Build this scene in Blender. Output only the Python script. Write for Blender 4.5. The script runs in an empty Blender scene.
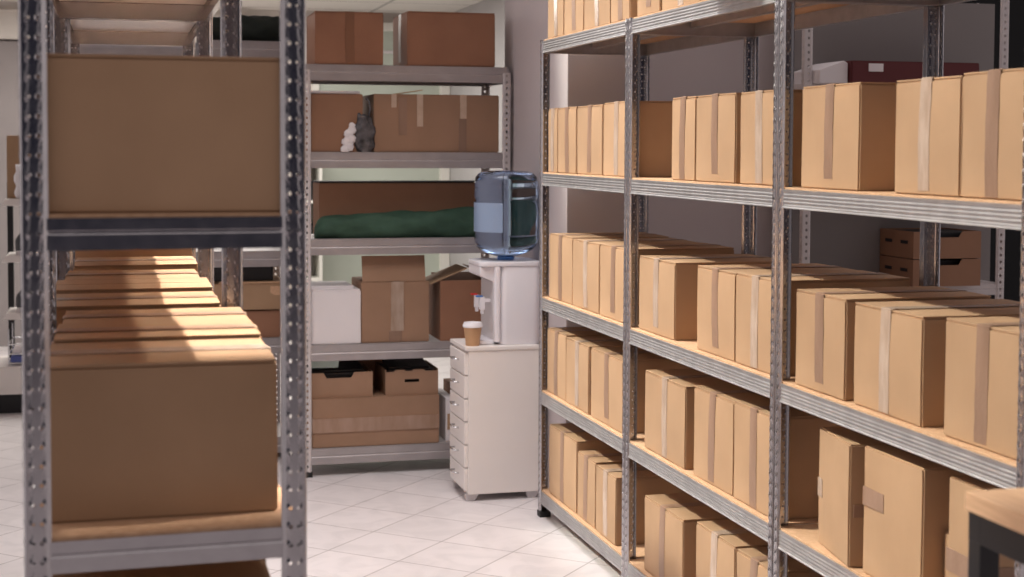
import bpy, bmesh, math, random
from mathutils import Vector, Matrix
random.seed(7)
S = bpy.context.scene
COL = S.collection
R = math.radians

# ------------------------------------------------------------------ materials
def mat(name, base, rough=.6, metal=0., **kw):
    m = bpy.data.materials.new(name); m.use_nodes = True
    b = m.node_tree.nodes['Principled BSDF']
    b.inputs['Base Color'].default_value = (*base, 1)
    b.inputs['Roughness'].default_value = rough
    b.inputs['Metallic'].default_value = metal
    for k, v in kw.items():
        b.inputs[k.replace('_', ' ')].default_value = v
    return m

def noisy(name, c1, c2, scale=6., stretch=(1, 1, 1), rough=.7, metal=0., bump=0., bscale=60., detail=4., rand=0., rough2=None, bstretch=(1, 1, 1)):
    m = bpy.data.materials.new(name); m.use_nodes = True
    nt = m.node_tree; N = nt.nodes; L = nt.links
    b = N['Principled BSDF']
    tc = N.new('ShaderNodeTexCoord'); mp = N.new('ShaderNodeMapping'); mp.inputs['Scale'].default_value = stretch
    L.new(tc.outputs['Object'], mp.inputs['Vector'])
    nz = N.new('ShaderNodeTexNoise'); nz.inputs['Scale'].default_value = scale; nz.inputs['Detail'].default_value = detail
    L.new(mp.outputs['Vector'], nz.inputs['Vector'])
    cr = N.new('ShaderNodeValToRGB'); cr.color_ramp.elements[0].position = .3; cr.color_ramp.elements[1].position = .7
    cr.color_ramp.elements[0].color = (*c1, 1); cr.color_ramp.elements[1].color = (*c2, 1)
    L.new(nz.outputs['Fac'], cr.inputs['Fac'])
    out = cr.outputs['Color']
    if rand:
        oi = N.new('ShaderNodeObjectInfo'); mr = N.new('ShaderNodeMapRange')
        mr.inputs['To Min'].default_value = 1 - rand; mr.inputs['To Max'].default_value = 1 + rand
        L.new(oi.outputs['Random'], mr.inputs['Value'])
        hs = N.new('ShaderNodeHueSaturation'); L.new(mr.outputs['Result'], hs.inputs['Value']); L.new(out, hs.inputs['Color'])
        out = hs.outputs['Color']
    L.new(out, b.inputs['Base Color'])
    b.inputs['Metallic'].default_value = metal; b.inputs['Roughness'].default_value = rough
    if rough2 is not None:
        mr2 = N.new('ShaderNodeMapRange'); mr2.inputs['To Min'].default_value = rough; mr2.inputs['To Max'].default_value = rough2
        L.new(nz.outputs['Fac'], mr2.inputs['Value']); L.new(mr2.outputs['Result'], b.inputs['Roughness'])
    if bump:
        mp2 = N.new('ShaderNodeMapping'); mp2.inputs['Scale'].default_value = bstretch
        L.new(tc.outputs['Object'], mp2.inputs['Vector'])
        n2 = N.new('ShaderNodeTexNoise'); n2.inputs['Scale'].default_value = bscale; n2.inputs['Detail'].default_value = 3
        L.new(mp2.outputs['Vector'], n2.inputs['Vector'])
        bp = N.new('ShaderNodeBump'); bp.inputs['Strength'].default_value = bump; bp.inputs['Distance'].default_value = .002
        L.new(n2.outputs['Fac'], bp.inputs['Height']); L.new(bp.outputs['Normal'], b.inputs['Normal'])
    return m

M = {}
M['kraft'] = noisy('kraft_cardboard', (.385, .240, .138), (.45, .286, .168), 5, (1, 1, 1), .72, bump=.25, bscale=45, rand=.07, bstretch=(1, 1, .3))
M['kraftdull'] = noisy('dull_kraft_cardboard', (.31, .185, .115), (.37, .22, .14), 5, (1, 1, 1), .75, bump=.25, bscale=45)
M['tapewide'] = noisy('wide_faded_tape', (.34, .21, .14), (.42, .28, .21), 30, (1, 1, .3), .4)
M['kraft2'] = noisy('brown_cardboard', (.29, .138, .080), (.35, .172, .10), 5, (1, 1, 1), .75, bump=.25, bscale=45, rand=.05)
M['kraft3'] = noisy('dark_cardboard', (.27, .14, .082), (.32, .17, .10), 5, (1, 1, 1), .75, bump=.25, bscale=45)
M['tape'] = noisy('brown_parcel_tape', (.25, .15, .10), (.32, .20, .14), 22, (1, 1, .2), .45, bump=.4, bscale=90, rand=.06)
M['tape2'] = noisy('clear_parcel_tape', (.37, .26, .19), (.50, .385, .31), 40, (1, 1, .25), .25, bump=.5, bscale=90, rand=.06)
M['tapedark'] = mat('dark_brown_tape', (.24, .115, .065), .4)
M['tapew'] = noisy('pale_tape', (.52, .38, .28), (.60, .46, .36), 30, (1, 1, 1), .4)
M['board'] = noisy('chipboard', (.50, .30, .17), (.60, .38, .23), 80, (1, 1, 1), .7, bump=.1, bscale=150)
M['steel'] = noisy('galvanised_steel', (.46, .45, .465), (.54, .53, .545), 40, (1, 1, 1), .17, .97, detail=3, rough2=.26)
M['beam'] = noisy('galvanised_beam', (.42, .41, .42), (.50, .49, .50), 25, (1, 1, 1), .40, .9, detail=3, rough2=.5)
M['greysteel'] = noisy('grey_painted_steel', (.40, .37, .375), (.46, .43, .435), 12, (1, 1, 1), .42, .45)
M['whitesteel'] = noisy('white_painted_steel', (.62, .58, .58), (.66, .62, .62), 12, (1, 1, 1), .45)
M['rubber'] = mat('black_rubber', (.012, .012, .013), .7)
M['white'] = noisy('white_lacquer', (.74, .69, .66), (.78, .73, .70), 4, (1, 1, 1), .42)
M['cream'] = noisy('off_white_lacquer', (.83, .78, .75), (.86, .81, .78), 4, (1, 1, 1), .4)
M['whiteplastic'] = mat('white_plastic', (.83, .81, .85), .32)
M['whiteplastic2'] = mat('grey_white_plastic', (.60, .57, .58), .4)
M['paperwhite'] = noisy('white_cardboard', (.80, .765, .78), (.84, .80, .81), 6, (1, 1, 1), .7)
M['red'] = mat('red_plastic', (.6, .02, .02), .35)
M['blue'] = mat('blue_plastic', (.05, .2, .55), .35)
M['chrome'] = mat('chrome', (.7, .7, .72), .18, 1.)
M['blacksteel'] = mat('black_painted_steel', (.012, .013, .016), .38)
M['black'] = mat('black_plastic', (.01, .01, .012), .5)
M['greencloth'] = noisy('green_canvas', (.022, .06, .038), (.04, .095, .06), 14, (1, 1, 1), .75, bump=.5, bscale=40)
M['darkgreencloth'] = noisy('dark_green_canvas', (.008, .015, .011), (.013, .021, .016), 14, (1, 1, 1), .8, bump=.5, bscale=40)
M['wood'] = noisy('pale_laminated_wood', (.60, .36, .21), (.74, .48, .30), 14, (12, 1, 12), .45)
M['wall'] = noisy('painted_wall', (.52, .465, .47), (.55, .495, .50), 2, (1, 1, 1), .85, bump=.1, bscale=200)
M['wallcream'] = noisy('cream_painted_wall', (.62, .57, .52), (.66, .61, .56), 2, (1, 1, 1), .85)
M['wallgrey'] = noisy('grey_painted_wall', (.27, .24, .235), (.31, .275, .27), 2, (1, 1, 1), .85)
M['wallblue'] = noisy('blue_grey_painted_wall', (.42, .405, .40), (.45, .435, .43), 2, (1, 1, 1), .85)
M['walldark'] = mat('plain_black_wall', (.01, .011, .012), .9)
M['grille'] = mat('dark_grey_panel', (.25, .23, .225), .6)
M['greenplastic'] = mat('pale_green_plastic', (.50, .62, .56), .35)
M['darkred'] = mat('dark_red_fabric', (.11, .018, .02), .6)
M['cup'] = noisy('kraft_paper_cup', (.50, .29, .15), (.54, .32, .17), 8, (1, 1, 1), .6)
M['polybag'] = mat('clear_polythene', (.75, .75, .78), .18, Transmission_Weight=.75, IOR=1.2)
M['darkfilm'] = noisy('crumpled_dark_film', (.03, .03, .033), (.16, .15, .16), 30, (1, 1, 1), .25, bump=.6, bscale=60)
M['bottle'] = mat('blue_tinted_bottle', (.70, .80, .94), .05, Transmission_Weight=1.0, IOR=1.3)
M['bottlelabel'] = mat('blue_bottle_label', (.27, .36, .52), .35)
M['water'] = mat('water', (.80, .88, .95), .02, Transmission_Weight=1., IOR=1.08)
M['frost'] = noisy('frosted_green_glass', (.45, .49, .42), (.49, .53, .46), 3, (1, 1, 1), .4)
M['frame'] = mat('white_window_frame', (.74, .72, .66), .5)
M['ceil'] = None
M['bluepaper'] = mat('blue_paper', (.12, .16, .45), .6)

def tile_floor():
    m = bpy.data.materials.new('marble_floor_tiles'); m.use_nodes = True
    nt = m.node_tree; N = nt.nodes; L = nt.links; b = N['Principled BSDF']
    tc = N.new('ShaderNodeTexCoord'); mp = N.new('ShaderNodeMapping'); mp.vector_type = 'TEXTURE'
    mp.inputs['Location'].default_value = (1.064, 5.967, 0); mp.inputs['Rotation'].default_value = (0, 0, R(47.6))
    L.new(tc.outputs['Object'], mp.inputs['Vector'])
    bt = N.new('ShaderNodeTexBrick'); bt.offset = 0; bt.squash = 1
    bt.inputs['Scale'].default_value = 1; bt.inputs['Brick Width'].default_value = .2865; bt.inputs['Row Height'].default_value = .2865
    bt.inputs['Mortar Size'].default_value = .0022; bt.inputs['Mortar Smooth'].default_value = .3
    bt.inputs['Color1'].default_value = (1, 1, 1, 1); bt.inputs['Color2'].default_value = (.95, .95, .95, 1)
    bt.inputs['Mortar'].default_value = (.42, .39, .385, 1)
    L.new(mp.outputs['Vector'], bt.inputs['Vector'])
    nz = N.new('ShaderNodeTexNoise'); nz.inputs['Scale'].default_value = 7; nz.inputs['Detail'].default_value = 9; nz.inputs['Distortion'].default_value = 1.2
    L.new(tc.outputs['Object'], nz.inputs['Vector'])
    cr = N.new('ShaderNodeValToRGB'); e = cr.color_ramp.elements
    e[0].position = .38; e[0].color = (.75, .71, .715, 1); e[1].position = .56; e[1].color = (.82, .775, .78, 1)
    L.new(nz.outputs['Fac'], cr.inputs['Fac'])
    mx = N.new('ShaderNodeMixRGB'); mx.blend_type = 'MULTIPLY'; mx.inputs['Fac'].default_value = 1
    L.new(cr.outputs['Color'], mx.inputs['Color1']); L.new(bt.outputs['Color'], mx.inputs['Color2'])
    L.new(mx.outputs['Color'], b.inputs['Base Color'])
    b.inputs['Roughness'].default_value = .34
    bp = N.new('ShaderNodeBump'); bp.inputs['Strength'].default_value = .4; bp.inputs['Distance'].default_value = .002; bp.invert = True
    L.new(bt.outputs['Fac'], bp.inputs['Height']); L.new(bp.outputs['Normal'], b.inputs['Normal'])
    return m
M['floor'] = tile_floor()

def ceil_mat():
    m = bpy.data.materials.new('suspended_ceiling_tiles'); m.use_nodes = True
    nt = m.node_tree; N = nt.nodes; L = nt.links; b = N['Principled BSDF']
    tc = N.new('ShaderNodeTexCoord')
    bt = N.new('ShaderNodeTexBrick'); bt.offset = 0
    bt.inputs['Scale'].default_value = 1; bt.inputs['Brick Width'].default_value = .6; bt.inputs['Row Height'].default_value = .6
    bt.inputs['Mortar Size'].default_value = .012
    bt.inputs['Color1'].default_value = (.70, .655, .61, 1); bt.inputs['Color2'].default_value = (.68, .64, .60, 1); bt.inputs['Mortar'].default_value = (.36, .34, .32, 1)
    L.new(tc.outputs['Object'], bt.inputs['Vector']); L.new(bt.outputs['Color'], b.inputs['Base Color'])
    b.inputs['Roughness'].default_value = .8
    return m
M['ceil'] = ceil_mat()

# ------------------------------------------------------------------ mesh helpers
class MB:
    def __init__(s): s.v = []; s.f = []
    def add(s, vs, fs):
        n = len(s.v); s.v += [tuple(v) for v in vs]; s.f += [tuple(i + n for i in f) for f in fs]; return s
    def box(s, x0, x1, y0, y1, z0, z1):
        vs = [(x, y, z) for z in (z0, z1) for y in (y0, y1) for x in (x0, x1)]
        return s.add(vs, [(0, 2, 3, 1), (4, 5, 7, 6), (0, 1, 5, 4), (2, 6, 7, 3), (0, 4, 6, 2), (1, 3, 7, 5)])
    def tbox(s, mtx, x0, x1, y0, y1, z0, z1):
        vs = [mtx @ Vector((x, y, z)) for z in (z0, z1) for y in (y0, y1) for x in (x0, x1)]
        return s.add(vs, [(0, 2, 3, 1), (4, 5, 7, 6), (0, 1, 5, 4), (2, 6, 7, 3), (0, 4, 6, 2), (1, 3, 7, 5)])
    def prism(s, poly, axis, a, b):
        """poly = 2D points; axis = extrusion axis"""
        n = len(poly)
        def p(q, t):
            if axis == 'x': return (t, q[0], q[1])
            if axis == 'y': return (q[0], t, q[1])
            return (q[0], q[1], t)
        vs = [p(q, a) for q in poly] + [p(q, b) for q in poly]
        fs = [(i, (i + 1) % n, n + (i + 1) % n, n + i) for i in range(n)] + [tuple(range(n))[::-1], tuple(range(n, 2 * n))]
        return s.add(vs, fs)
    def lathe(s, prof, cx, cy, seg=32, cap0=True, cap1=True):
        vs = []; fs = []
        for r, z in prof:
            for i in range(seg):
                a = 2 * math.pi * i / seg; vs.append((cx + r * math.cos(a), cy + r * math.sin(a), z))
        for j in range(len(prof) - 1):
            for i in range(seg):
                k = (i + 1) % seg; fs.append((j * seg + i, j * seg + k, (j + 1) * seg + k, (j + 1) * seg + i))
        if cap0: fs.append(tuple(range(seg))[::-1])
        if cap1: fs.append(tuple(range((len(prof) - 1) * seg, len(prof) * seg)))
        return s.add(vs, fs)
    def tube(s, pts, r, seg=8):
        pts = [Vector(p) for p in pts]; vs = []; fs = []
        for i, p in enumerate(pts):
            d = (pts[min(i + 1, len(pts) - 1)] - pts[max(i - 1, 0)]).normalized()
            u = d.orthogonal().normalized() if i == 0 else (u - d * u.dot(d)).normalized()
            w = d.cross(u)
            for k in range(seg):
                a = 2 * math.pi * k / seg; vs.append(p + (u * math.cos(a) + w * math.sin(a)) * r)
        for j in range(len(pts) - 1):
            for i in range(seg):
                k = (i + 1) % seg; fs.append((j * seg + i, j * seg + k, (j + 1) * seg + k, (j + 1) * seg + i))
        fs.append(tuple(range(seg))[::-1]); fs.append(tuple(range((len(pts) - 1) * seg, len(pts) * seg)))
        return s.add(vs, fs)
    def mesh(s, name, m, bevel=0., smooth=False, segs=2):
        me = bpy.data.meshes.new(name); me.from_pydata(s.v, [], s.f)
        bm = bmesh.new(); bm.from_mesh(me)
        bmesh.ops.recalc_face_normals(bm, faces=bm.faces)
        if bevel:
            es = [e for e in bm.edges if len(e.link_faces) == 2 and e.calc_face_angle(0) > .6]
            bmesh.ops.bevel(bm, geom=es, offset=bevel, segments=segs, affect='EDGES', profile=.6)
        bm.to_mesh(me); bm.free()
        if m: me.materials.append(M[m])
        if smooth:
            for p in me.polygons: p.use_smooth = True
        return me
    def build(s, name, m, parent=None, bevel=0., smooth=False, segs=2):
        return obj(name, s.mesh(name, m, bevel, smooth, segs), parent)

def obj(name, me, parent=None):
    o = bpy.data.objects.new(name, me); COL.objects.link(o)
    if parent: o.parent = parent
    return o
def autosmooth(o, ang=40):
    for p in o.data.polygons: p.use_smooth = True
    try: o.data.set_sharp_from_angle(angle=R(ang))
    except Exception: pass
    return o
def tag(o, label, cat, group=None):
    o['label'] = label; o['category'] = cat
    if group: o['group'] = group
    return o
def thing(name, label, cat, loc=(0, 0, 0), rz=0, group=None):
    o = bpy.data.objects.new(name, None); COL.objects.link(o); o.empty_display_size = .1
    o.location = loc; o.rotation_euler = (0, 0, rz)
    return tag(o, label, cat, group)
def struct(name, mb, m, bevel=0):
    o = mb.build(name, m, None, bevel); o['kind'] = 'structure'; return o

# ------------------------------------------------------------------ setting
struct('floor', MB().box(-3, 6, -4.0, 11.2, -.05, 0), 'floor')
struct('wall_back', MB().box(-3, 2.6, 11.0, 11.15, 0, 2.42), 'wallcream')
struct('wall_right', MB().box(1.662, 2.63, 5.5, 6.47, 0, 2.42), 'wall', .004)            # pier beside the racks
struct('wall_far_right', MB().box(2.39, 2.52, 6.47, 11.0, 0, 2.42), 'wallblue')
struct('wall_dark', MB().box(2.52, 6, 6.47, 6.6, 0, 2.42), 'walldark')  # flat black, closes the opening beyond the white rack
struct('ceiling', MB().box(-3, 2.6, 6.6, 11.2, 2.385, 2.44), 'ceil')
struct('trim_1', MB().box(-3, .9, 10.86, 11.0, 2.13, 2.385).box(-3, .9, 10.84, 11.0, 2.315, 2.33), 'wallcream')   # blind cassette under ceiling
struct('wall_panel', MB().box(-3, .2, 10.95, 11.0, .0, 2.12), 'wallgrey')
# frosted window at the back
w = struct('window_1', MB().box(1.42, 2.33, 10.955, 10.97, .12, 2.26), 'frost')
f = MB()
f.box(1.37, 1.42, 10.93, 11.0, .08, 2.31).box(2.315, 2.385, 10.90, 11.0, .08, 2.31).box(1.37, 2.385, 10.93, 11.0, 2.25, 2.31).box(1.37, 2.385, 10.93, 11.0, .06, .12)
fo = f.build('window_frame', 'frame', w, .004)
MB().box(1.42, 2.315, 10.94, 10.96, 2.085, 2.105).build('glazing_bar', 'whitesteel', w)

# ------------------------------------------------------------------ racks
def post_mesh(name, h, sx, sy, m, pitch=.0268, w=.036, rounded=True):
    """slotted angle post; corner at origin, flanges run to sx*w in x (end flange, two holes a row) and sy*w in y (side flange, one hole a row)"""
    mb = MB(); n = int(h / pitch)
    angs = [225, 270, 315, 0, 45, 90, 135, 180]
    def cell(fn, u0, u1, z0, z1, hw, hh):
        uc = (u0 + u1) / 2; zc = (z0 + z1) / 2
        outer = [(u0, z0, 0), (uc, z0, 0), (u1, z0, 0), (u1, zc, 0), (u1, z1, 0), (uc, z1, 0), (u0, z1, 0), (u0, zc, 0)]
        rim = [(uc + 1.25 * hw * math.cos(R(a)), zc + 1.25 * hh * math.sin(R(a)), 0) for a in angs]
        inner = [(uc + hw * math.cos(R(a)), zc + hh * math.sin(R(a)), .0004) for a in angs]
        mb.add([fn(*p) for p in outer + rim + inner], [(i, (i + 1) % 8, 8 + (i + 1) % 8, 8 + i) for i in range(8)] + [(8 + i, 8 + (i + 1) % 8, 16 + (i + 1) % 8, 16 + i) for i in range(8)])
    r = .0068; dp = .0045           # folded edges slope back from the raised middle strip
    fx = lambda u, z, d=0: (sx * u, -sy * d, z)
    fy = lambda u, z, d=0: (-sx * d, sy * u, z)
    for k in range(n):
        z0 = k * pitch; z1 = z0 + pitch
        um = (r + w - r) / 2
        big = m == 'whitesteel'
        if big: cell(fx, r, w - r, z0, z1, .0050, .0062)
        else: cell(fx, r, um, z0, z1, .0018, .0018); cell(fx, um, w - r, z0, z1, .0028, .0028)
        wy = .027; ry = .005
        cell(fy, r, wy - ry, z0, z1, .0036, .0042)
        for fn, w_, r_ in ((fx, w, r), (fy, wy, ry)):
            mb.add([fn(w_ - r_, z0), fn(w_, z0, -dp), fn(w_, z1, -dp), fn(w_ - r_, z1)], [(0, 1, 2, 3)])
            mb.add([fn(w_, z0, -dp), fn(w_, z0, -dp - .003), fn(w_, z1, -dp - .003), fn(w_, z1, -dp)], [(0, 1, 2, 3)])
        q = [(sx * r, 0), (sx * .0025, sy * .0008), (sx * .0008, sy * .0025), (0, sy * r)]
        for a, b in zip(q[:-1], q[1:]):
            mb.add([(a[0], a[1], z0), (b[0], b[1], z0), (b[0], b[1], z1), (a[0], a[1], z1)], [(0, 1, 2, 3)])
    me = bpy.data.meshes.new(name); me.from_pydata(mb.v, [], mb.f)
    bm = bmesh.new(); bm.from_mesh(me)
    bmesh.ops.remove_doubles(bm, verts=bm.verts, dist=.0001)
    bmesh.ops.recalc_face_normals(bm, faces=bm.faces)
    bmesh.ops.solidify(bm, geom=bm.faces[:], thickness=.0010)
    bm.to_mesh(me); bm.free(); me.materials.append(M[m])
    return me
POSTS = {}
def beam_profile(h, ribs=True):
    """cross-section: (depth, z) with z from -h to 0, front face at depth 0 with pressed ribs"""
    pts = [(0, 0)]
    if ribs:
        n = 4; r = .0013
        z = -h * .12; st = (h * .76) / n
        for i in range(n):
            pts += [(0, z), (r, z - st * .3), (r, z - st * .5), (0, z - st * .8)]; z -= st
        pts += [(0, -h * .9), (-.002, -h * .95), (-.002, -h)]
    else:
        pts += [(0, -h * .38), (.0015, -h * .42), (.0015, -h * .48), (0, -h * .52), (0, -h)]
    pts += [(.014, -h), (.014, -h + .002), (.003 + .0022, -h + .002), (.0052, -.003), (.014, -.003), (.014, 0)]
    return pts
def rack(label, x0, x1, y0, y1, H, shelves, bh=.045, topboard=None, steel='steel', beam='beam', board='board', ribs=True, rz=0., group=None, foot=True, underbar=True, panel=None):
    t = thing('shelving_rack', label, 'rack', (x0, y0, 0), rz, group)
    W = x1 - x0; D = y1 - y0; g = .003
    for cx, sx in ((0, 1), (W, -1)):
        for cy, sy in ((0, 1), (D, -1)):
            key = (H, sx, sy, steel)
            if key not in POSTS: POSTS[key] = post_mesh('post', H - .006, sx, sy, steel)
            o = obj('post', POSTS[key], t); o.location = (cx, cy, .006)
            if foot:
                MB().box(min(cx - sx * .003, cx + sx * .04), max(cx - sx * .003, cx + sx * .04), min(cy - sy * .003, cy + sy * .04), max(cy - sy * .003, cy + sy * .04), 0, .022).build('foot', 'rubber', o if False else t, .002)
    for z in shelves:
        p = beam_profile(bh, ribs)
        # long beams run in y when D > W else x : build all four
        MB().prism([(g + a, z + b) for a, b in p], 'y', g, D - g).build('shelf_beam', beam, t)
        MB().prism([(W - g - a, z + b) for a, b in p], 'y', g, D - g).build('shelf_beam', beam, t)
        MB().prism([(g + a, z + b) for a, b in p], 'x', g + .002, W - g - .002).build('shelf_beam', beam, t)
        MB().prism([(D - g - a, z + b) for a, b in p], 'x', g + .002, W - g - .002).build('shelf_beam', beam, t)
        b = MB().box(g + .004, W - g - .004, g + .004, D - g - .004, z - .002, z + .005)
        b.build('shelf_board', topboard if topboard and z == shelves[-1] else board, t, .001)
        if underbar:
            if D > W: MB().box(W * .5 - .015, W * .5 + .015, .02, D - .02, z - .022, z - .002).build('support_bar', beam, t)
            else: MB().box(.02, W - .02, D * .5 - .015, D * .5 + .015, z - .022, z - .002).build('support_bar', beam, t)
    return t
SH = [.098, .477, .834, 1.302, 1.797]
XR0, XR1 = 1.537, 1.965
GR = 'galvanised racks in the right-hand row'
rack('farthest galvanised rack of right row, its far end beside the drawer cabinet', XR0, XR1, 4.443, 5.445, 1.822, SH, group=GR)
rack('middle galvanised rack of the right-hand row, five shelves of sealed boxes', XR0, XR1, 3.340, 4.437, 1.822, SH, group=GR)
rack('nearest galvanised rack of right row, partly behind the black-legged table', XR0, XR1, 2.30, 3.334, 1.822, SH, group=GR)
SL = [.10, .47, .85, 1.300, 1.765]
GL = 'galvanised racks in the left-hand row'
rack('nearest left galvanised rack, blurred perforated posts framing two big boxes', -.129, .261, 2.147, 3.015, 1.81, SL, rz=R(1.6), group=GL, underbar=False, topboard='beam', ribs=False, beam='steel')
rack('second galvanised rack back in the left row, behind the big front boxes', -.156, .234, 3.025, 3.965, 1.81, SL, group=GL, underbar=False, topboard='beam', ribs=False, beam='steel')
rack('rearmost galvanised rack of left row, in front of the back wall racks', -.150, .240, 3.975, 4.95, 1.81, SL, group=GL, underbar=False, topboard='beam', ribs=False, beam='steel')
rack('grey rack facing the camera at the back, with assorted boxes and green roll', .747, 1.647, 6.30, 6.70, 1.745, [.115, .556, 1.005, 1.372, 1.740], bh=.063, steel='whitesteel', beam='greysteel', board='greysteel', ribs=False, underbar=False)
rack('tall grey rack behind left row carrying a dark green bundle on top', -.21, .735, 6.72, 7.12, 1.868, [.092, .54, .93, 1.36, 1.86], bh=.066, steel='whitesteel', beam='greysteel', board='greysteel', ribs=False, underbar=False)
# white rack with a solid back, seen through the right-hand racks
wr = rack('white perforated rack with solid grey back, seen through the nearest right rack', 2.50, 3.37, 5.20, 5.44, 2.0, [.10, .48, .868, 1.30, 1.64], bh=.04, steel='whitesteel', beam='whitesteel', board='whitesteel', ribs=False, underbar=False)
MB().box(.012, .93, .196, .202, .05, 1.985).build('back_panel', 'grille', wr, .001)

# ------------------------------------------------------------------ cardboard boxes
def wobble(me, amp, seed):
    rnd = random.Random(seed); ph = [rnd.uniform(0, 6.28) for _ in range(6)]
    for v in me.vertices:
        x, y, z = v.co
        v.co.x += amp * math.sin(9 * y + ph[0]) * math.sin(8 * z + ph[1])
        v.co.y += amp * math.sin(9 * x + ph[2]) * math.sin(8 * z + ph[3])
def grid_box_mesh(L, Wd, H, seed, m, amp=.0004, n=5):
    """closed carton body, x in +-L/2, y in +-Wd/2, z 0..H, sides slightly bowed"""
    bm = bmesh.new(); bmesh.ops.create_cube(bm, size=1)
    bmesh.ops.subdivide_edges(bm, edges=bm.edges[:], cuts=n, use_grid_fill=True)
    rnd = random.Random(seed); bow = rnd.uniform(.0005, .003)
    ph = [rnd.uniform(0, 6.28) for _ in range(4)]
    for v in bm.verts:
        x, y, z = v.co
        bx = (1 - (2 * y) ** 2) * (1 - (2 * z) ** 2); by = (1 - (2 * x) ** 2) * (1 - (2 * z) ** 2)
        nx, ny = x * L, y * Wd
        if abs(abs(x) - .5) < 1e-5: nx += math.copysign(bow * bx, x)
        if abs(abs(y) - .5) < 1e-5: ny += math.copysign(bow * by, y)
        v.co = (nx + amp * math.sin(5 * z + ph[0]), ny + amp * math.sin(5 * z + ph[1]), (z + .5) * H)
    es = [e for e in bm.edges if len(e.link_faces) == 2 and e.calc_face_angle(0) > .8]
    bmesh.ops.bevel(bm, geom=es, offset=.0035, segments=2, affect='EDGES')
    me = bpy.data.meshes.new('carton'); bm.to_mesh(me); bm.free(); me.materials.append(M[m])
    for p in me.polygons: p.use_smooth = True
    try: me.set_sharp_from_angle(angle=R(35))
    except Exception: pass
    return me
def carton(label, x0, x1, y0, y1, z, h, seam='x', m='kraft', tape='tape', tw=.042, tl=None, rz=0., group=None, seed=None, side_tape=True, gap=.002):
    """sealed carton; seam = direction of the top seam (tape wraps down the faces it meets)"""
    seed = seed if seed is not None else random.randint(0, 99999); rnd = random.Random(seed)
    L = x1 - x0; Wd = y1 - y0
    if seam == 'y': L, Wd = Wd, L; rz += math.pi / 2
    t = thing('cardboard_box', label, 'box', ((x0 + x1) / 2, (y0 + y1) / 2, z), rz, group)
    fl = .0035
    body = obj('carton', grid_box_mesh(L, Wd, h - fl, seed, m), t)
    for s in (-1, 1):
        tilt = rnd.uniform(.0, .0014) * (1 if rnd.random() < .6 else .2)
        ya, yb = s * gap / 2, s * (Wd / 2 - .001)
        zt = h - fl - .0003
        e = .002; xs = [-L / 2 + e, L / 2 - e]
        vs = []
        for dz in (0, fl):
            for yy, tz in ((ya, tilt + rnd.uniform(-.0004, .0004)), (yb, 0)):
                for k in range(7):
                    xx = xs[0] + (xs[1] - xs[0]) * k / 6
                    vs.append((xx, yy, zt + dz + tz * (1 + .3 * math.sin(3 * k + seed))))
        fs = []
        for k in range(6):
            fs += [(k, k + 1, 7 + k + 1, 7 + k), (14 + k, 21 + k, 22 + k, 15 + k), (k, 14 + k, 15 + k, k + 1), (7 + k, 8 + k, 22 + k, 21 + k)]
        fs += [(0, 7, 21, 14), (6, 20, 27, 13)]
        MB().add(vs, fs).build('flap', m, t)
    # tape: over the seam on top and down both end faces
    if tape:
        tl = tl or rnd.choice((.9, .96, .98, .985)) * h
        bw = random.Random(seed).uniform(.0005, .003); o = .0008; top = h + .0020
        mb = MB(); n = 10; off = rnd.uniform(-.004, .004); sk = rnd.uniform(-.008, .008)
        path = []
        for k in range(n + 1): path.append((-L / 2 - o - (bw + .0001) * math.sin(math.pi * min(1, (h - tl + tl * k / n) / h)), h - tl + tl * k / n, 1 - k / n))
        path.append((-L / 2 + .004, top, 0)); path.append((L / 2 - .004, top, 0))
        for k in range(n + 1): path.append((L / 2 + o + (bw + .0001) * math.sin(math.pi * (1 - k / n)), h - tl * k / n, k / n))
        vs = []
        for i, (px, pz, s) in enumerate(path):
            j = rnd.uniform(-.0012, .0012)
            vs += [(px, off + sk * s - tw / 2 + j, pz), (px, off + sk * s + tw / 2 + j, pz)]
        fs = [(2 * i, 2 * i + 1, 2 * i + 3, 2 * i + 2) for i in range(len(path) - 1)]
        me = bpy.data.meshes.new('tape'); me.from_pydata(vs, [], fs)
        bm = bmesh.new(); bm.from_mesh(me); bmesh.ops.recalc_face_normals(bm, faces=bm.faces); bmesh.ops.solidify(bm, geom=bm.faces[:], thickness=.0006); bm.to_mesh(me); bm.free()
        me.materials.append(M[tape]); obj('tape', me, t)
    return t

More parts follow.
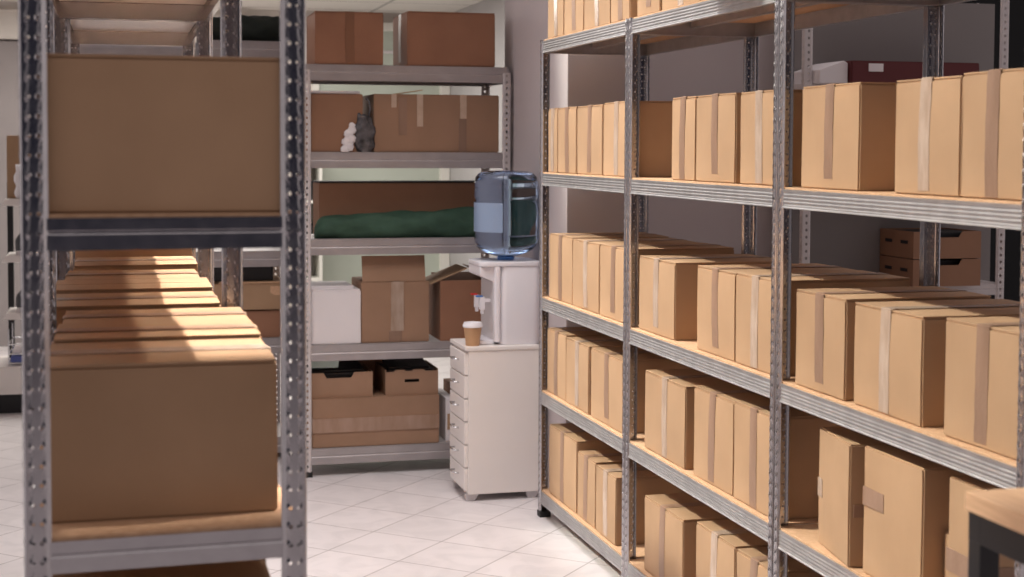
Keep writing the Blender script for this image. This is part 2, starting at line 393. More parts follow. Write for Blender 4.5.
Z5 = .005
SHN = {1: 'top', 2: 'second', 3: 'third', 4: 'fourth', 5: 'lowest'}
BAY = {'A': 'farthest', 'B': 'middle', 'C': 'nearest'}
ZS = {1: 1.797, 2: 1.302, 3: .834, 4: .477, 5: .098}
RX = {
 (2, 'A'): [(5.275, 5.40, .236, 1.556), (5.046, 5.268, .236, 1.556), (4.748, 5.036, .236, 1.556), (4.466, 4.740, .240, 1.556)],
 (2, 'B'): [(3.915, 4.103, .237, 1.556), (3.639, 3.912, .237, 1.556), (3.375, 3.612, .236, 1.556)],
 (2, 'C'): [(2.965, 3.251, .237, 1.556), (2.560, 2.807, .233, 1.556), (2.345, 2.556, .237, 1.556)],
 (3, 'A'): [(5.092, 5.384, .239, 1.558), (4.780, 5.084, .236, 1.558), (4.493, 4.768, .238, 1.556)],
 (3, 'B'): [(4.078, 4.385, .226, 1.558), (3.632, 3.900, .233, 1.556), (3.380, 3.626, .235, 1.556)],
 (3, 'C'): [(3.013, 3.262, .226, 1.554), (2.686, 2.978, .223, 1.556), (2.345, 2.606, .230, 1.558)],
 (4, 'A'): [(5.156, 5.400, .236, 1.556), (4.883, 5.152, .231, 1.556), (4.530, 4.857, .232, 1.556)],
 (4, 'B'): [(3.976, 4.313, .234, 1.556), (3.636, 3.913, .248, 1.556), (3.375, 3.630, .252, 1.556)],
 (5, 'A'): [(5.020, 5.372, .259, 1.556), (4.808, 5.013, .228, 1.556), (4.585, 4.793, .224, 1.556)],
 (5, 'B'): [(3.994, 4.313, .230, 1.556), (3.612, 3.887, .252, 1.556), (3.375, 3.603, .250, 1.556)],
 (1, 'A'): [(5.190, 5.400, .24, 1.552), (4.952, 5.186, .24, 1.552), (4.664, 4.948, .24, 1.552), (4.470, 4.658, .25, 1.552)],
 (1, 'B'): [(4.200, 4.405, .24, 1.552), (3.888, 4.192, .25, 1.552)],
}
ORD = {3: ['farthest', 'middle', 'nearest'], 4: ['farthest', 'second farthest', 'second nearest', 'nearest'], 2: ['farther', 'nearer']}
tapes = ['tape', 'tape', 'tape2', 'tape', 'tape2']
for (r, bay), lst in RX.items():
    for i, (ya, yb, h, xf) in enumerate(lst):
        lab = f'sealed kraft box, {ORD[len(lst)][i]} on the {SHN[r]} shelf of the {BAY[bay]} right-hand rack'
        carton(lab, xf + random.uniform(0, .004), xf + .368, ya, yb, ZS[r] + Z5, h + {4: .005, 3: .002}.get(r, .001), 'x', tape=tapes[(i + r * 2 + ord(bay)) % 5],
               rz=R(random.uniform(-.5, .5)), group=f'sealed boxes on the right-hand racks')
# fourth shelf of the nearest rack: taller upright boxes lying on their sides
def plain_box(label, x0, x1, y0, y1, z, h, m='kraft', rz=0., group=None, name='cardboard_box', seed=None):
    t = thing(name, label, 'box', ((x0 + x1) / 2, (y0 + y1) / 2, z), rz, group)
    obj('carton', grid_box_mesh(x1 - x0, y1 - y0, h, seed if seed is not None else random.randint(0, 9999), m), t)
    return t
def patch(t, name, m, x0, x1, y0, y1, z0, z1):
    return MB().box(x0, x1, y0, y1, z0, z1).build(name, m, t)
GRB = 'sealed boxes on the right-hand racks'
t = plain_box('tall kraft box turned slightly askew, farthest on fourth shelf of nearest right rack', 1.555, 1.755, 2.935, 3.153, .477 + Z5, .272, rz=R(-9), group=GRB)
patch(t, 'tape', 'tape', -.09, .1, -.1125, -.10, .112, .140)
patch(t, 'tape', 'tape2', -.1025, -.095, .075, .107, .112, .155)
t = plain_box('large upright kraft box without front tape, fourth shelf of nearest right rack', 1.556, 1.89, 2.672, 2.918, .477 + Z5, .277, group=GRB)
patch(t, 'tape', 'tape', -.1703, -.166, .03, .120, .150, .19)
t = plain_box('kraft box behind the table leg, fourth shelf of nearest right rack', 1.556, 1.88, 2.42, 2.575, .477 + Z5, .285, group=GRB)
patch(t, 'tape', 'tape', -.1648, .1, -.0795, .0795, .10, .145)
t = plain_box('low kraft carton between tall boxes, fourth shelf of nearest right rack', 1.60, 1.88, 2.588, 2.664, .477 + Z5, .15, group=GRB)
carton('sealed kraft box, lowest shelf of nearest right rack behind the upright post', 1.556, 1.89, 2.98, 3.26, .098 + Z5, .24, 'x', group=GRB)

# open flaps and papers on the top shelf of the middle rack
t = thing('open_flap_box', 'kraft box with loose open bottom flaps on the middle right-hand rack top', 'box', (1.70, 3.60, 1.802))
obj('carton', grid_box_mesh(.30, .30, .25, 77, 'kraft'), t)
MB().tbox(Matrix.Translation((-.15, 0, .012)) @ Matrix.Rotation(R(-8), 4, 'Y'), -.09, 0, -.14, .14, 0, .004).build('flap', 'kraft', t)

# left row boxes
GLB = 'sealed boxes on the left-hand racks'
LB = [
 (.850, -.107, .227, 2.235, 2.490, .229, 'big kraft box filling the lower front opening of the left rack', 'tape2'),
 (.850, -.105, .231, 2.520, 2.740, .232, 'sealed kraft box, directly behind the lower front box of left row', 'tape'),
 (.850, -.100, .232, 2.750, 2.985, .229, 'sealed kraft box, third back along the left row', 'tape'),
 (.850, -.135, .200, 3.075, 3.335, .228, 'kraft box with raised flaps, fourth back along the left row', 'tape'),
 (.850, -.140, .203, 3.375, 3.625, .233, 'kraft box with dark open seam, fifth back along the left row', None),
 (.850, -.125, .190, 3.660, 3.925, .230, 'kraft box with brightly lit corner, sixth back along the left row', 'tape'),
 (.850, -.115, .205, 4.060, 4.36, .232, 'kraft box, seventh back along the left row', 'tape'),
 (.850, -.120, .205, 4.42, 4.75, .262, 'tallest kraft box at the far end of the left row', 'tape'),
]
for z, xa, xb, ya, yb, h, lab, tp in LB:
    carton(lab, xa, xb, ya, yb, z + Z5, h, 'x', tape=tp, tw=.05, group=GLB, gap=.004)
carton('large plain kraft box on the upper opening of the nearest left rack', -.108, .2355, 2.168, 2.50, 1.300 + Z5, .222, 'x', tape='tape2', tw=.05, group=GLB)
carton('kraft box under the lowest visible shelf of the nearest left rack', -.105, .215, 2.19, 2.47, .47 + Z5, .29, 'x', tape='tape', tw=.05, group=GLB)
carton('kraft box two shelves down in the second left rack', -.13, .215, 3.10, 3.40, .47 + Z5, .27, 'x', tape='tape', tw=.05, group=GLB)

# ------------------------------------------------------------------ back rack contents
ZE = {1: 1.745, 2: 1.377, 3: 1.010, 4: .561, 5: .120}
t = carton('brown box with dark centre tape, left one on top of the back rack', .803, 1.092, 6.315, 6.62, ZE[1], .222, 'y', m='kraft2', tape='tapedark', tw=.04)
t = carton('wide brown box, right one on top of the back rack', 1.195, 1.580, 6.315, 6.66, ZE[1], .232, 'x', m='kraft2', tape='tapedark', tw=.06)
t = plain_box('dark brown box at left of second shelf of the back rack', .785, 1.005, 6.32, 6.62, ZE[2], .245, 'kraft3')
MB().box(-.115, .10, -.14, .13, .246, .258).build('white_sheet', 'paperwhite', t, .002)
t = plain_box('long kraft box patched with pale tape strips, back rack second shelf', 1.052, 1.60, 6.32, 6.64, ZE[2], .247, 'kraftdull')
for dx, za, zb, tw_, mm in ((-.188, .19, .247, .022, 'tapew'), (-.150, .072, .232, .036, 'tape'), (-.075, .11, .247, .026, 'tapew'), (.115, .145, .247, .028, 'tapew'), (.112, .0, .145, .034, 'tape')):
    MB().box(dx - tw_ / 2, dx + tw_ / 2, -.1640, -.158, za, zb).build('tape', mm, t)
MB().tbox(Matrix.Translation((-.16, -.12, .249)) @ Matrix.Rotation(R(-9), 4, 'Y'), -.10, .10, -.03, .12, 0, .004).build('flap', 'kraft', t)
# bag of packing pieces
def lumpy(name, m, c, rad, seed, parent=None, sub=3, amp=.18):
    bm = bmesh.new(); bmesh.ops.create_icosphere(bm, subdivisions=sub, radius=1)
    rnd = random.Random(seed); ph = [rnd.uniform(0, 6.28) for _ in range(9)]
    for v in bm.verts:
        x, y, z = v.co
        k = 1 + amp * math.sin(5 * x + ph[0]) * math.sin(4 * y + ph[1]) + amp * .7 * math.sin(9 * z + ph[2] + 4 * x) + amp * .4 * math.sin(15 * y + ph[3] + 9 * z)
        zz = z * k * rad[2]
        v.co = (c[0] + x * k * rad[0], c[1] + y * k * rad[1], max(c[2] + zz, .0005))
    me = bpy.data.meshes.new(name); bm.to_mesh(me); bm.free(); me.materials.append(M[m])
    for p in me.polygons: p.use_smooth = True
    return obj(name, me, parent)
t = thing('plastic_bag', 'crumpled dark plastic bag between boxes on second shelf of back rack', 'bag', (.985, 6.29, ZE[2]))
# (stands in front of the dark box)
t.location = (1.0, 6.315, ZE[2])
lumpy('bag_body', 'darkfilm', (.012, 0, .075), (.042, .012, .085), 3, t, 4, .16)
MB().tube([(.028, 0, .15), (.036, .0, .185), (.03, 0, .215), (.015, 0, .228)], .004).build('bag_neck', 'darkfilm', t)
t = thing('packing_foam_strip', 'lumpy white foam packing strip beside the dark plastic bag, back rack', 'packing', (.945, 6.308, ZE[2]))
for k, (dx, zz, rr) in enumerate(((-.02, .012, .014), (-.004, .022, .017), (-.012, .042, .016), (.006, .056, .018), (-.002, .078, .016), (.012, .092, .015), (.012, .112, .011))):
    lumpy('foam_piece', 'paperwhite', (dx, 0, zz), (rr * 1.25, .008, rr * 1.2), k, t, 3, .14)
# third shelf: long brown box with green canvas roll in front
t = plain_box('long low brown box behind the green roll, back rack middle shelf', .835, 1.60, 6.44, 6.66, ZE[3], .233, 'kraft3')
MB().box(-.3825, .3825, -.113, .10, .233, .239).build('lid_edge', 'black', t)
def roll_mesh(x0, x1, y, z, r0, r1, m, name, seed, n=70, seg=28, flat=.35):
    rnd = random.Random(seed); ph = [rnd.uniform(0, 6.28) for _ in range(6)]
    vs = []; fs = []
    for i in range(n + 1):
        u = i / n; x = x0 + (x1 - x0) * u
        e = min(1, (min(u, 1 - u) * 22)) ** .45
        r = (r0 + (r1 - r0) * u) * (.55 + .45 * e)
        for k in range(seg):
            a = 2 * math.pi * k / seg
            rr = r * (1 + .065 * math.sin(3 * a + 14 * u + ph[0]) + .06 * math.sin(5 * a - 22 * u + ph[1]) + .03 * math.sin(9 * a + 31 * u + ph[2]))
            yy = y + rr * math.cos(a) * .95; zz = z + r + rr * math.sin(a)
            zz = z + max(.0005, (zz - z - flat * .03))
            vs.append((x, yy, zz))
    for i in range(n):
        for k in range(seg):
            q = (k + 1) % seg; fs.append((i * seg + k, i * seg + q, (i + 1) * seg + q, (i + 1) * seg + k))
    fs.append(tuple(range(seg))[::-1]); fs.append(tuple(range(n * seg, (n + 1) * seg)))
    return MB().add(vs, fs)
o = roll_mesh(.807, 1.605, 6.372, ZE[3], .052, .070, 'greencloth', 'r', 5).build('canvas_roll', 'greencloth', None, smooth=True)
tag(o, 'long green canvas roll lying on the middle shelf of the back rack', 'canvas roll')
# fourth shelf
t = thing('white_storage_box', 'white lidded storage box on fourth shelf of the back rack', 'box', (.892, 6.45, ZE[4]))
obj('carton', grid_box_mesh(.208, .26, .228, 12, 'paperwhite'), t)
MB().box(-.122, .078, -.10, .14, .232, .246).build('lid', 'paperwhite', t, .003)
MB().box(-.10, .10, -.128, .128, .2275, .2325).build('lid_insert', 'paperwhite', t)
t = thing('tall_open_box', 'tall kraft box with upright flap beside the white storage box', 'box', (1.147, 6.47, ZE[4]))
obj('carton', grid_box_mesh(.295, .28, .262, 14, 'kraftdull'), t)
MB().tbox(Matrix.Translation((0, -.136, .2625)) @ Matrix.Rotation(R(-14), 4, 'X'), -.142, .132, -.002, .002, 0, .112).build('flap', 'kraftdull', t)
MB().box(-.02, .035, -.1445, -.139, .05, .262).build('tape', 'tape2', t)
MB().box(-.028, .028, -.143, -.1395, -.0+.002, .05).build('tape', 'tape', t)
t = thing('open_brown_box', 'dark brown box with open flaps beside the water dispenser, back rack', 'box', (1.465, 6.46, ZE[4]))
b = MB(); hw, hd, hh, th = .12, .13, .262, .004
b.box(-hw, hw, -hd, -hd + th, 0, hh).box(-hw, hw, hd - th, hd, 0, hh).box(-hw, -hw + th, -hd + th, hd - th, 0, hh).box(hw - th, hw, -hd + th, hd - th, 0, hh).box(-hw + th, hw - th, -hd + th, hd - th, 0, th)
b.build('carton', 'kraft2', t, .001)
MB().tbox(Matrix.Translation((-hw, 0, hh)) @ Matrix.Rotation(R(-22), 4, 'Y'), -.045, .13, -.12, .10, .0, .005).build('flap', 'kraft', t)
MB().tbox(Matrix.Translation((0, hd, hh)) @ Matrix.Rotation(R(20), 4, 'X'), -.11, .11, -.10, .0, .012, .016).build('flap', 'kraft2', t)
MB().tbox(Matrix.Translation((hw, 0, hh)) @ Matrix.Rotation(R(28), 4, 'Y'), -.10, .0, -.12, .12, .002, .006).build('flap', 'kraft3', t)
# lowest shelf: long box with archive trays
t = plain_box('long kraft box with pale tape band, lowest shelf of the back rack', .787, 1.337, 6.315, 6.60, ZE[5], .210)
t.children[0].data.materials[0] = M['kraftdull']
MB().box(-.2745, .2745, -.1465, -.141, .065, .125).build('tape', 'tapewide', t)
def archive(label, x0, x1, y0, y1, z, h, m='kraftdull', slot=True, notch=(-.04, .05), contents=True, group=None):
    t = thing('archive_box', label, 'box', ((x0 + x1) / 2, (y0 + y1) / 2, z), 0, group)
    hw = (x1 - x0) / 2; hd = (y1 - y0) / 2; th = .004
    a, b_ = notch; d = h * .22
    def front(yy0, yy1):
        mb = MB()
        poly = [(-hw, 0), (hw, 0), (hw, h)] + [(b_ + .014, h), (b_, h - d), (a, h - d), (a - .014, h)] + [(-hw, h)]
        if not slot: return mb.prism(poly, 'y', yy0, yy1)
        # with a hand slot, build around it
        s0, s1, sz0, sz1 = -.032, .032, h * .50, h * .62
        mb.box(-hw, hw, yy0, yy1, 0, sz0).box(-hw, s0, yy0, yy1, sz0, sz1).box(s1, hw, yy0, yy1, sz0, sz1)
        mb.prism([(-hw, sz1), (hw, sz1), (hw, h * .93), (.06, h * .93), (.05, h), (.005, h), (0, h * .94), (-.025, h * .94), (-.035, h), (-hw * .62, h), (-hw * .68, h * .92), (-hw, h * .92)], 'y', yy0, yy1)
        return mb
    mb = front(-hd, -hd + th)
    mb2 = MB().box(-hw, hw, hd - th, hd, 0, h).box(-hw, -hw + th, -hd + th, hd - th, 0, h).box(hw - th, hw, -hd + th, hd - th, 0, h).box(-hw + th, hw - th, -hd + th, hd - th, 0, th)
    mb.add(mb2.v, mb2.f); mb.build('tray', m, t)
    if contents:
        MB().box(-hw + .012, hw - .012, -hd + .03, hd - .02, th, h * .96).build('contents', 'black', t, .004)
        if m != 'kraft3': MB().tbox(Matrix.Translation((0, .0, h * .96)) @ Matrix.Rotation(R(7), 4, 'X'), -hw + .02, hw - .03, -hd + .05, hd - .03, .004, .02).build('lid', 'black', t, .006)
    return t
archive('open archive box with wide notch, left one on the long box', .765, 1.049, 6.335, 6.60, ZE[5] + .2105, .107, slot=False, notch=(-.055, .05))
archive('open archive box with hand slot, right one on the long box', 1.105, 1.336, 6.335, 6.60, ZE[5] + .2105, .110)
t = thing('plastic_container', 'pale green plastic container standing in the open archive box', 'container', (.845, 6.395, ZE[5] + .2105 + .107 * .96 + .022))
MB().prism([(-.06, .0), (.06, 0), (.066, .06), (-.066, .06)], 'y', -.035, .035).build('tub', 'greenplastic', t, .004)
MB().box(-.070, .070, -.039, .039, .06, .066).build('lid', 'whiteplastic', t, .002)
plain_box('brown box behind the archive boxes on the lowest back-rack shelf', .93, 1.22, 6.615, 6.69, ZE[5], .375, 'kraft2')
t = thing('binder', 'upright white binder between the archive box and drawer cabinet', 'binder', (1.39, 6.47, ZE[5]))
MB().box(-.02, .02, -.13, .13, 0, .19).build('cover', 'paperwhite', t, .004)
MB().box(-.012, .012, -.1315, -.129, .05, .12).build('spine_label', 'kraft', t)
t = thing('binder', 'upright brown binder right of the white binder, back rack', 'binder', (1.435, 6.47, ZE[5]))
MB().box(-.02, .02, -.13, .13, 0, .235).build('cover', 'kraft3', t, .004)
MB().box(-.012, .012, -.1315, -.129, .12, .19).build('spine_label', 'paperwhite', t)

# rack behind left row
ZD = {1: 1.865, 3: .935, 4: .545}
o = roll_mesh(.20, .728, 6.86, ZD[1], .062, .066, 'darkgreencloth', 'r', 15).build('canvas_bundle', 'darkgreencloth', None, smooth=True)
tag(o, 'dark green folded canvas bundle on the rack behind the left row', 'canvas bundle')
t = carton('shaded lower half of one box, coloured brown, behind the second left post', .40, .70, 6.74, 7.05, ZD[4], .12, 'x', m='kraft2', tape=None)  # one box in two pieces; the brown stands in for shade below
t = plain_box('lit upper half of the same box, coloured tan, yellow tape, behind left row', .395, .722, 6.735, 7.05, ZD[4] + .1205 + .005, .118, 'kraft')  # tan piece stands in for light falling on the upper half
MB().box(.095, .145, -.159, -.154, .065, .105).build('tape', 'wood', t)
MB().box(-.13, .16, -.16, .14, .1185, .126).build('loose_sheet', 'board', t)
t = thing('storage_crate', 'black storage crate under the shelf, on the tan box half', 'crate', (.50, 6.9, ZD[4] + .1205 + .005 + .127))
mb = MB().box(-.15, .17, -.13, .13, 0, .075); mb.build('crate_body', 'black', t, .006)
MB().box(-.158, .178, -.138, .138, .075, .082).build('rim', 'black', t, .002)

# ------------------------------------------------------------------ drawer cabinet, dispenser, bottle, cup
t = thing('drawer_cabinet', 'white six-drawer cabinet standing below the water dispenser', 'cabinet', (1.315, 5.715, 0), R(0))
MB().box(.012, .300, 0, .275, .028, .598).build('body', 'cream', t, .003)
MB().box(-.002, .303, -.004, .279, .598, .615).build('top', 'cream', t, .004)
for i in range(6):
    z0 = .045 + i * .0915
    d = MB().box(-.004, .012, .006, .269, z0, z0 + .0865).build('drawer', 'cream', t, .003)
    MB().tube([(-.004, .10, z0 + .050), (-.024, .105, z0 + .052), (-.026, .137, z0 + .052), (-.024, .17, z0 + .052), (-.004, .175, z0 + .050)], .0035).build('handle', 'chrome', d, 0, True)
for x in (.03, .28):
    for y in (.025, .25):
        MB().prism([(x - .028, .028), (x + .03, .028), (x + .012, .0), (x - .022, 0)], 'y', y - .012, y + .012).build('foot', 'whiteplastic2', t, .002)
t = thing('water_dispenser', 'white countertop water dispenser with two taps on the drawer cabinet', 'dispenser', (1.515, 5.862, .6155), 0)
def rrect(x0, x1, y0, y1, r, seg=5, which=(1, 1, 1, 1)):
    pts = []
    for (cx, cy, a0, on) in ((x1 - r, y1 - r, 0, which[0]), (x0 + r, y1 - r, 90, which[1]), (x0 + r, y0 + r, 180, which[2]), (x1 - r, y0 + r, 270, which[3])):
        for k in range(seg + 1):
            a = R(a0 + 90 * k / seg); pts.append((cx + r * math.cos(a), cy + r * math.sin(a)))
    return pts
bd = MB().prism(rrect(-.055, .118, -.118, .118, .035), 'z', .0, .312).build('body', 'whiteplastic', t, .003); autosmooth(bd)
# front column, head and drip base around the tap recess
c = MB().prism(rrect(-.075, -.052, -.122, .122, .008), 'z', .012, .312).build('front_trim', 'whiteplastic', t); autosmooth(c)
MB().prism([(-.132, .312), (-.132, .275), (-.070, .248), (-.070, .312)], 'y', -.10, .10).build('head', 'whiteplastic', t, .006)
c = MB().prism(rrect(-.135, .122, -.122, .122, .04), 'z', .312, .330).build('top_rim', 'whiteplastic', t, .004); autosmooth(c)
MB().box(-.13, -.07, -.095, .095, 0, .016).build('drip_tray', 'whiteplastic', t, .004)
MB().box(-.0775, -.0745, -.10, .10, .02, .25).build('recess_panel', 'whiteplastic2', t)
for y, mm in ((-.045, 'blue'), (.045, 'red')):
    tp = MB().box(-.115, -.077, y - .008, y + .008, .165, .178).box(-.120, -.100, y - .011, y + .011, .135, .185).box(-.116, -.104, y - .007, y + .007, .118, .135).build('tap', 'whiteplastic', t, .002)
    MB().box(-.135, -.108, y - .009, y + .009, .186, .192).build('tap_lever', mm, tp, .001)
# bottle
bx, by, bz = 1.516, 5.867, .9465
t = thing('water_bottle', 'blue translucent water cooler bottle upside down on the dispenser', 'bottle', (bx, by, bz))
prof = [(.028, .0), (.030, .012), (.055, .018), (.085, .028), (.110, .042), (.124, .060), (.1285, .076), (.129, .092), (.127, .100), (.127, .104), (.129, .112), (.129, .232), (.1275, .238), (.1265, .244), (.1275, .250), (.129, .258), (.129, .280), (.127, .286), (.1265, .292), (.128, .298), (.1285, .312), (.124, .334), (.110, .350), (.085, .358), (.04, .359), (.001, .359)]
inner = [(max(r - .004, .0), min(z + .004, .355) if z < .01 else min(z, .355)) for r, z in prof]
vs_prof = prof[:-1] + [(.001, .359)]
inn = [(max(r - .0025, .001), z + (.0025 if i == 0 else (-.0025 if z > .345 else 0))) for i, (r, z) in enumerate(prof)]
mb = MB().lathe(prof, 0, 0, 48, True, True).lathe(inn[::-1], 0, 0, 48, True, True)
o = mb.build('bottle_shell', 'bottle', t); autosmooth(o, 60)
wp = [(.03, .10), (.1255, .105), (.1260, .112), (.1260, .21), (.03, .2102)]
# paper label wrapped on the left of the bottle
vs = []; n = 16
for i in range(n + 1):
    a = R(165 + 85 * i / n)
    for z in (.115, .232): vs.append((.1302 * math.cos(a), .1302 * math.sin(a), z))
MB().add(vs, [(2 * i, 2 * i + 2, 2 * i + 3, 2 * i + 1) for i in range(n)]).build('label', 'bottlelabel', t)
MB().lathe([(.034, -.0), (.034, .016)], 0, 0, 24).build('cap', 'blue', t)
# cup
t = thing('paper_cup', 'kraft paper coffee cup with white lid on the drawer cabinet', 'cup', (1.353, 5.757, .6155))
o = MB().lathe([(.0, 0), (.027, 0), (.0275, .003), (.0355, .074), (.0, .074)], 0, 0, 32, False, False).build('cup_body', 'cup', t); autosmooth(o)
o = MB().lathe([(.0, .073), (.0385, .073), (.0395, .076), (.0395, .082), (.037, .085), (.0355, .092), (.031, .092), (.030, .089), (.0, .089)], 0, 0, 32, False, False).build('cup_lid', 'whiteplastic', t); autosmooth(o)

# ------------------------------------------------------------------ table at front right
t = thing('work_table', 'light wooden table with black steel legs at lower right corner', 'table', (1.112, .85, 0))
MB().box(0, .72, 0, .95, .909, .935).build('tabletop', 'wood', t, .002)
fr = MB(); fr.box(.004, .716, .004, .034, .869, .909).box(.004, .716, .916, .946, .869, .909).box(.004, .034, .034, .916, .869, .909).box(.686, .716, .034, .916, .869, .909)
fr.build('frame', 'blacksteel', t, .001)
for x in (.004, .686):
    for y in (.004, .916):
        MB().box(x, x + .03, y, y + .03, 0, .869).build('leg', 'blacksteel', t, .002)

# ------------------------------------------------------------------ white back rack contents (seen through right row)
ZF = .868 + .005
for (xa, xb, lv, nm) in ((2.93, 3.22, 0, 'lower'), (2.93, 3.22, 1, 'upper')):
    t = archive(f'{nm} kraft archive box of the stack on the white rack', xa, xb, 5.13, 5.39, ZF + lv * .107, .104, m='kraft3', slot=False, notch=(-.03, .05), contents=True)
    for yy in (-.06, .06): MB().box(-.1458, -.144, yy - .027, yy + .027, .055, .068).build('hand_slot', 'black', t)
t = plain_box('low dark red folded cover on upper shelf of the white rack', 2.66, 3.20, 5.13, 5.39, 1.645, .085, 'darkred', name='folded_cover')
MB().box(-.20, -.14, -.1332, -.128, .045, .075).build('label', 'paperwhite', t)
t = thing('paper_sheaf', 'pale paper sheaf beside the dark red cover, white rack', 'paper', (2.60, 5.27, 1.645))
MB().prism([(-.06, 0), (.055, 0), (.055, .075), (.04, .085), (-.06, .05)], 'y', -.12, .12).build('sheets', 'paperwhite', t, .003)

# ------------------------------------------------------------------ far background, left and centre
t = thing('shelf_unit', 'white open shelf unit against the grey back-left wall', 'shelf unit', (-.59, 8.2, 0))
for z in (.49, .79, 1.085):
    MB().prism([(.0, z), (.26, z), (.26, z + .035), (.02, z + .035)], 'y', 0, .3).build('shelf', 'white', t, .003)
MB().box(.22, .26, .3, .34, .2505, 1.6).build('upright', 'whitesteel', t, .002)
MB().box(.01, .04, .3, .34, .2505, 1.2).build('upright', 'black', t, .002)
t = thing('low_bench', 'long low white bench under the white shelf unit at left', 'bench', (-1.3, 8.15, 0))
MB().box(0, 1.0, 0, .45, .105, .25).build('bench_top', 'white', t, .005)
MB().box(.1, .9, .05, .4, 0, .105).build('plinth', 'black', t)
o = plain_box('tan box standing on the top white shelf at far left', -.565, -.36, 8.3, 8.45, 1.1205, .33)
o = lumpy('cloth_bag', 'paperwhite', (0, 0, .09), (.07, .05, .1), 21); o.location = (-.46, 8.25, 1.121); tag(o, 'slumped white cloth bag leaning on the tan box at far left', 'bag')
for k, (z, lb) in enumerate(((.8255, 'black rounded case on middle white shelf at far left'), (.5255, 'black rounded case on lower white shelf at far left'))):
    t = thing('round_case', lb, 'case', (-.47, 8.33, z))
    lumpy('case_body', 'black', (0, 0, .05), (.06, .06, .07), 31 + k, t, 3, .04)
    MB().box(-.05, .05, -.12, -.05, .0005, .02).build('strap', 'whitesteel', t, .003)
t = thing('wire_tray', 'wire document tray with blue papers on the low white bench', 'tray', (-.56, 8.2, .2505))
for z in (.01, .06, .11):
    MB().tube([(0, 0, z), (.24, 0, z), (.24, .3, z), (0, .3, z), (0, 0, z)], .004, 6).build('wire_frame', 'chrome', t)
for x, y in ((0, 0), (.24, 0), (.24, .3), (0, .3)):
    MB().tube([(x, y, 0), (x, y, .19)], .004, 6).build('upright', 'chrome', t)
MB().box(.01, .23, .01, .29, .014, .045).build('papers', 'bluepaper', t)
MB().box(.02, .22, .01, .29, .064, .08).build('papers', 'paperwhite', t)
# pale shelf against the back wall, glimpsed through the grey rack
t = thing('narrow_shelf_unit', 'pale narrow shelf unit on the back wall behind the back rack', 'shelf unit', (1.22, 10.55, 0))
mb = MB().box(0, .02, 0, .35, 0, 1.35).box(.15, .17, 0, .35, 0, 1.35).box(.02, .15, .33, .35, 0, 1.35)
for z in (0.05, .45, .70, 1.0, 1.33): mb.box(.02, .15, 0, .33, z, z + .02)
mb.build('carcass', 'frame', t, .002)
for z, lb in ((1.02, 'upper'), (.72, 'lower')):
    o = MB().lathe([(0, 0), (.05, 0), (.055, .01), (.055, .12), (.03, .14), (0, .14)], 1.305, 10.68, 20, False, False).build('black_jar', 'black'); 
    for v in o.data.vertices: v.co.z += z
    tag(o, f'black jar on the {lb} shelf of the pale back-wall unit', 'jar')

# ------------------------------------------------------------------ lights
def lamp_matrix(d, target, dist):
    d = Vector(d).normalized(); z = -d; Y = Vector((0, 1, 0)); x = (Y - d * Y.dot(d)).normalized(); y = z.cross(x)
    m = Matrix((x, y, z)).transposed().to_4x4(); m.translation = Vector(target) - d * dist; return m
def beam(name, d, target, dist, sx, sy, power, color, spread):
    l = bpy.data.lights.new(name, 'AREA'); l.shape = 'RECTANGLE'; l.size = sx; l.size_y = sy; l.energy = power; l.color = color; l.spread = R(spread)
    o = bpy.data.objects.new(name, l); COL.objects.link(o); o.matrix_world = lamp_matrix(d, target, dist); return o
def area(name, loc, sx, sy, power, color, rot=(0, 0, 0), spread=180):
    l = bpy.data.lights.new(name, 'AREA'); l.shape = 'RECTANGLE'; l.size = sx; l.size_y = sy; l.energy = power; l.color = color; l.spread = R(spread)
    o = bpy.data.objects.new(name, l); COL.objects.link(o); o.location = loc; o.rotation_euler = rot; return o
beam('key_beam_right_row', (1, -.45, -1.2), (1.6, 3.60, 1.15), 5.0, 3.65, 1.6, 24.5, (1, .98, .86), 4)  # unseen panel, narrow beam shaped to light only the right row
beam('top_beam_left_row', (-1, -.15, -1.2), (.12, 3.6, 1.06), 5.0, 2.6, .55, 17, (1, .93, .86), 3)  # second unseen panel, opposite side, added for the left row's box tops
beam('low_light_left_row', (-1, -.15, -.80), (.12, 3.65, 1.06), 5.0, 2.7, .55, 4.2, (1, .90, .80), 4)
area('fill_back_room', (.3, 9.2, 2.35), 2.4, 1.6, 75, (1, .96, .90))  # added fill to brighten the back room, no fitting behind it
area('fill_aisle', (.85, 4.7, 2.60), 1.0, 1.4, 19, (1, .95, .93), spread=105)  # added fill for floor and cabinet, hangs in the open without a fitting
W = bpy.data.worlds.new('world'); S.world = W; W.use_nodes = True
nt = W.node_tree; N = nt.nodes; L = nt.links; bg = N['Background']
tc = N.new('ShaderNodeTexCoord'); sp = N.new('ShaderNodeSeparateXYZ'); L.new(tc.outputs['Generated'], sp.inputs['Vector'])
def mrange(src, a, b, c=0., d=1.):
    m = N.new('ShaderNodeMapRange'); m.interpolation_type = 'SMOOTHSTEP'
    m.inputs['From Min'].default_value = a; m.inputs['From Max'].default_value = b; m.inputs['To Min'].default_value = c; m.inputs['To Max'].default_value = d
    L.new(src, m.inputs['Value']); return m.outputs['Result']
def mth(op, a, b):
    m = N.new('ShaderNodeMath'); m.operation = op; L.new(a, m.inputs[0]); L.new(b, m.inputs[1]); return m.outputs[0]
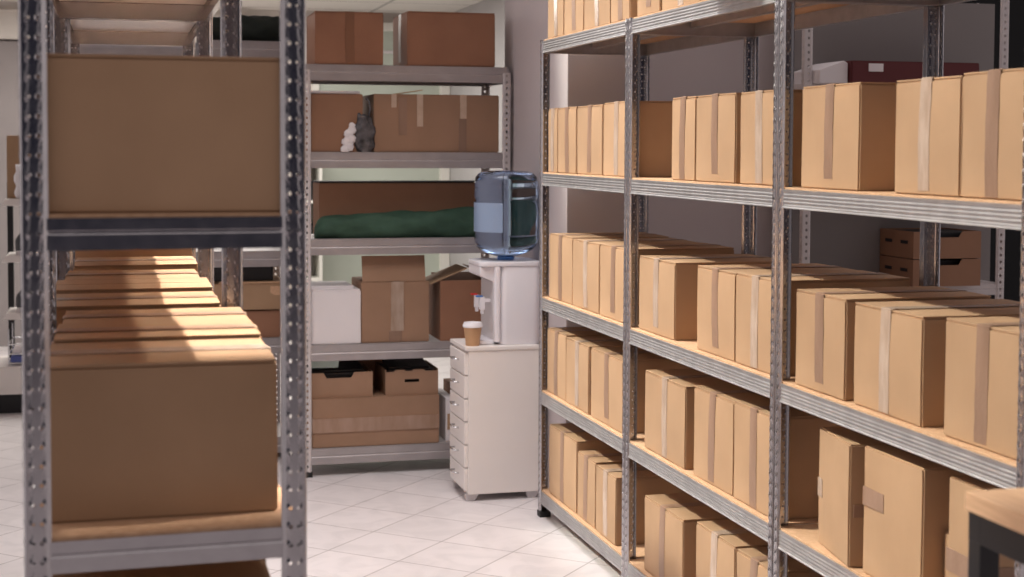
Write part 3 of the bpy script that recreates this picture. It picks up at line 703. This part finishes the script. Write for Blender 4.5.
zf = mrange(sp.outputs['Z'], .10, .55)            # bright overhead, dim near the horizon
ax = N.new('ShaderNodeMath'); ax.operation = 'ABSOLUTE'; L.new(sp.outputs['X'], ax.inputs[0])
xf = mrange(ax.outputs[0], .45, .85)              # bright sides added so the steel post rims catch light
mxf = mth('MAXIMUM', zf, xf)
yf = mrange(sp.outputs['Y'], -.85, .15, .55, 1.)      # the room behind the camera is dim
mx = N.new('ShaderNodeMixRGB'); L.new(mxf, mx.inputs['Fac'])
mx.inputs['Color1'].default_value = (.012, .016, .036, 1); mx.inputs['Color2'].default_value = (.67, .585, .58, 1)
vm = N.new('ShaderNodeVectorMath'); vm.operation = 'SCALE'; L.new(mx.outputs['Color'], vm.inputs[0]); L.new(yf, vm.inputs['Scale'])
L.new(vm.outputs['Vector'], bg.inputs['Color']); bg.inputs['Strength'].default_value = 1.0

# ------------------------------------------------------------------ camera
f = 1500.; cx, cy = 512., 218.
yaw = math.atan(394 / 1500.); pitch = R(2.7); roll = R(.23)
fw = Vector((math.sin(yaw) * math.cos(pitch), math.cos(yaw) * math.cos(pitch), -math.sin(pitch)))
rt = Vector((math.cos(yaw), -math.sin(yaw), 0)); up = rt.cross(fw)
c_, s_ = math.cos(roll), math.sin(roll)
rt2 = rt * c_ + up * s_; up2 = up * c_ - rt * s_
cam = bpy.data.cameras.new('camera'); co = bpy.data.objects.new('camera', cam); COL.objects.link(co)
mw = Matrix((rt2, up2, -fw)).transposed().to_4x4(); mw.translation = (0, 0, 1.40); co.matrix_world = mw
cam.sensor_fit = 'HORIZONTAL'; cam.sensor_width = 36; cam.lens = 36 * f / 1024
cam.shift_x = 0; cam.shift_y = -(288.5 - cy) / 1024
cam.clip_start = .05
cam.dof.use_dof = True; cam.dof.focus_distance = 4.3; cam.dof.aperture_fstop = cam.lens / 1000 / .0095
S.camera = co
S.view_settings.view_transform = 'Standard'; S.view_settings.look = 'None'
S.view_settings.gamma = 1; S.view_settings.exposure = .06; S.view_settings.use_curve_mapping = False
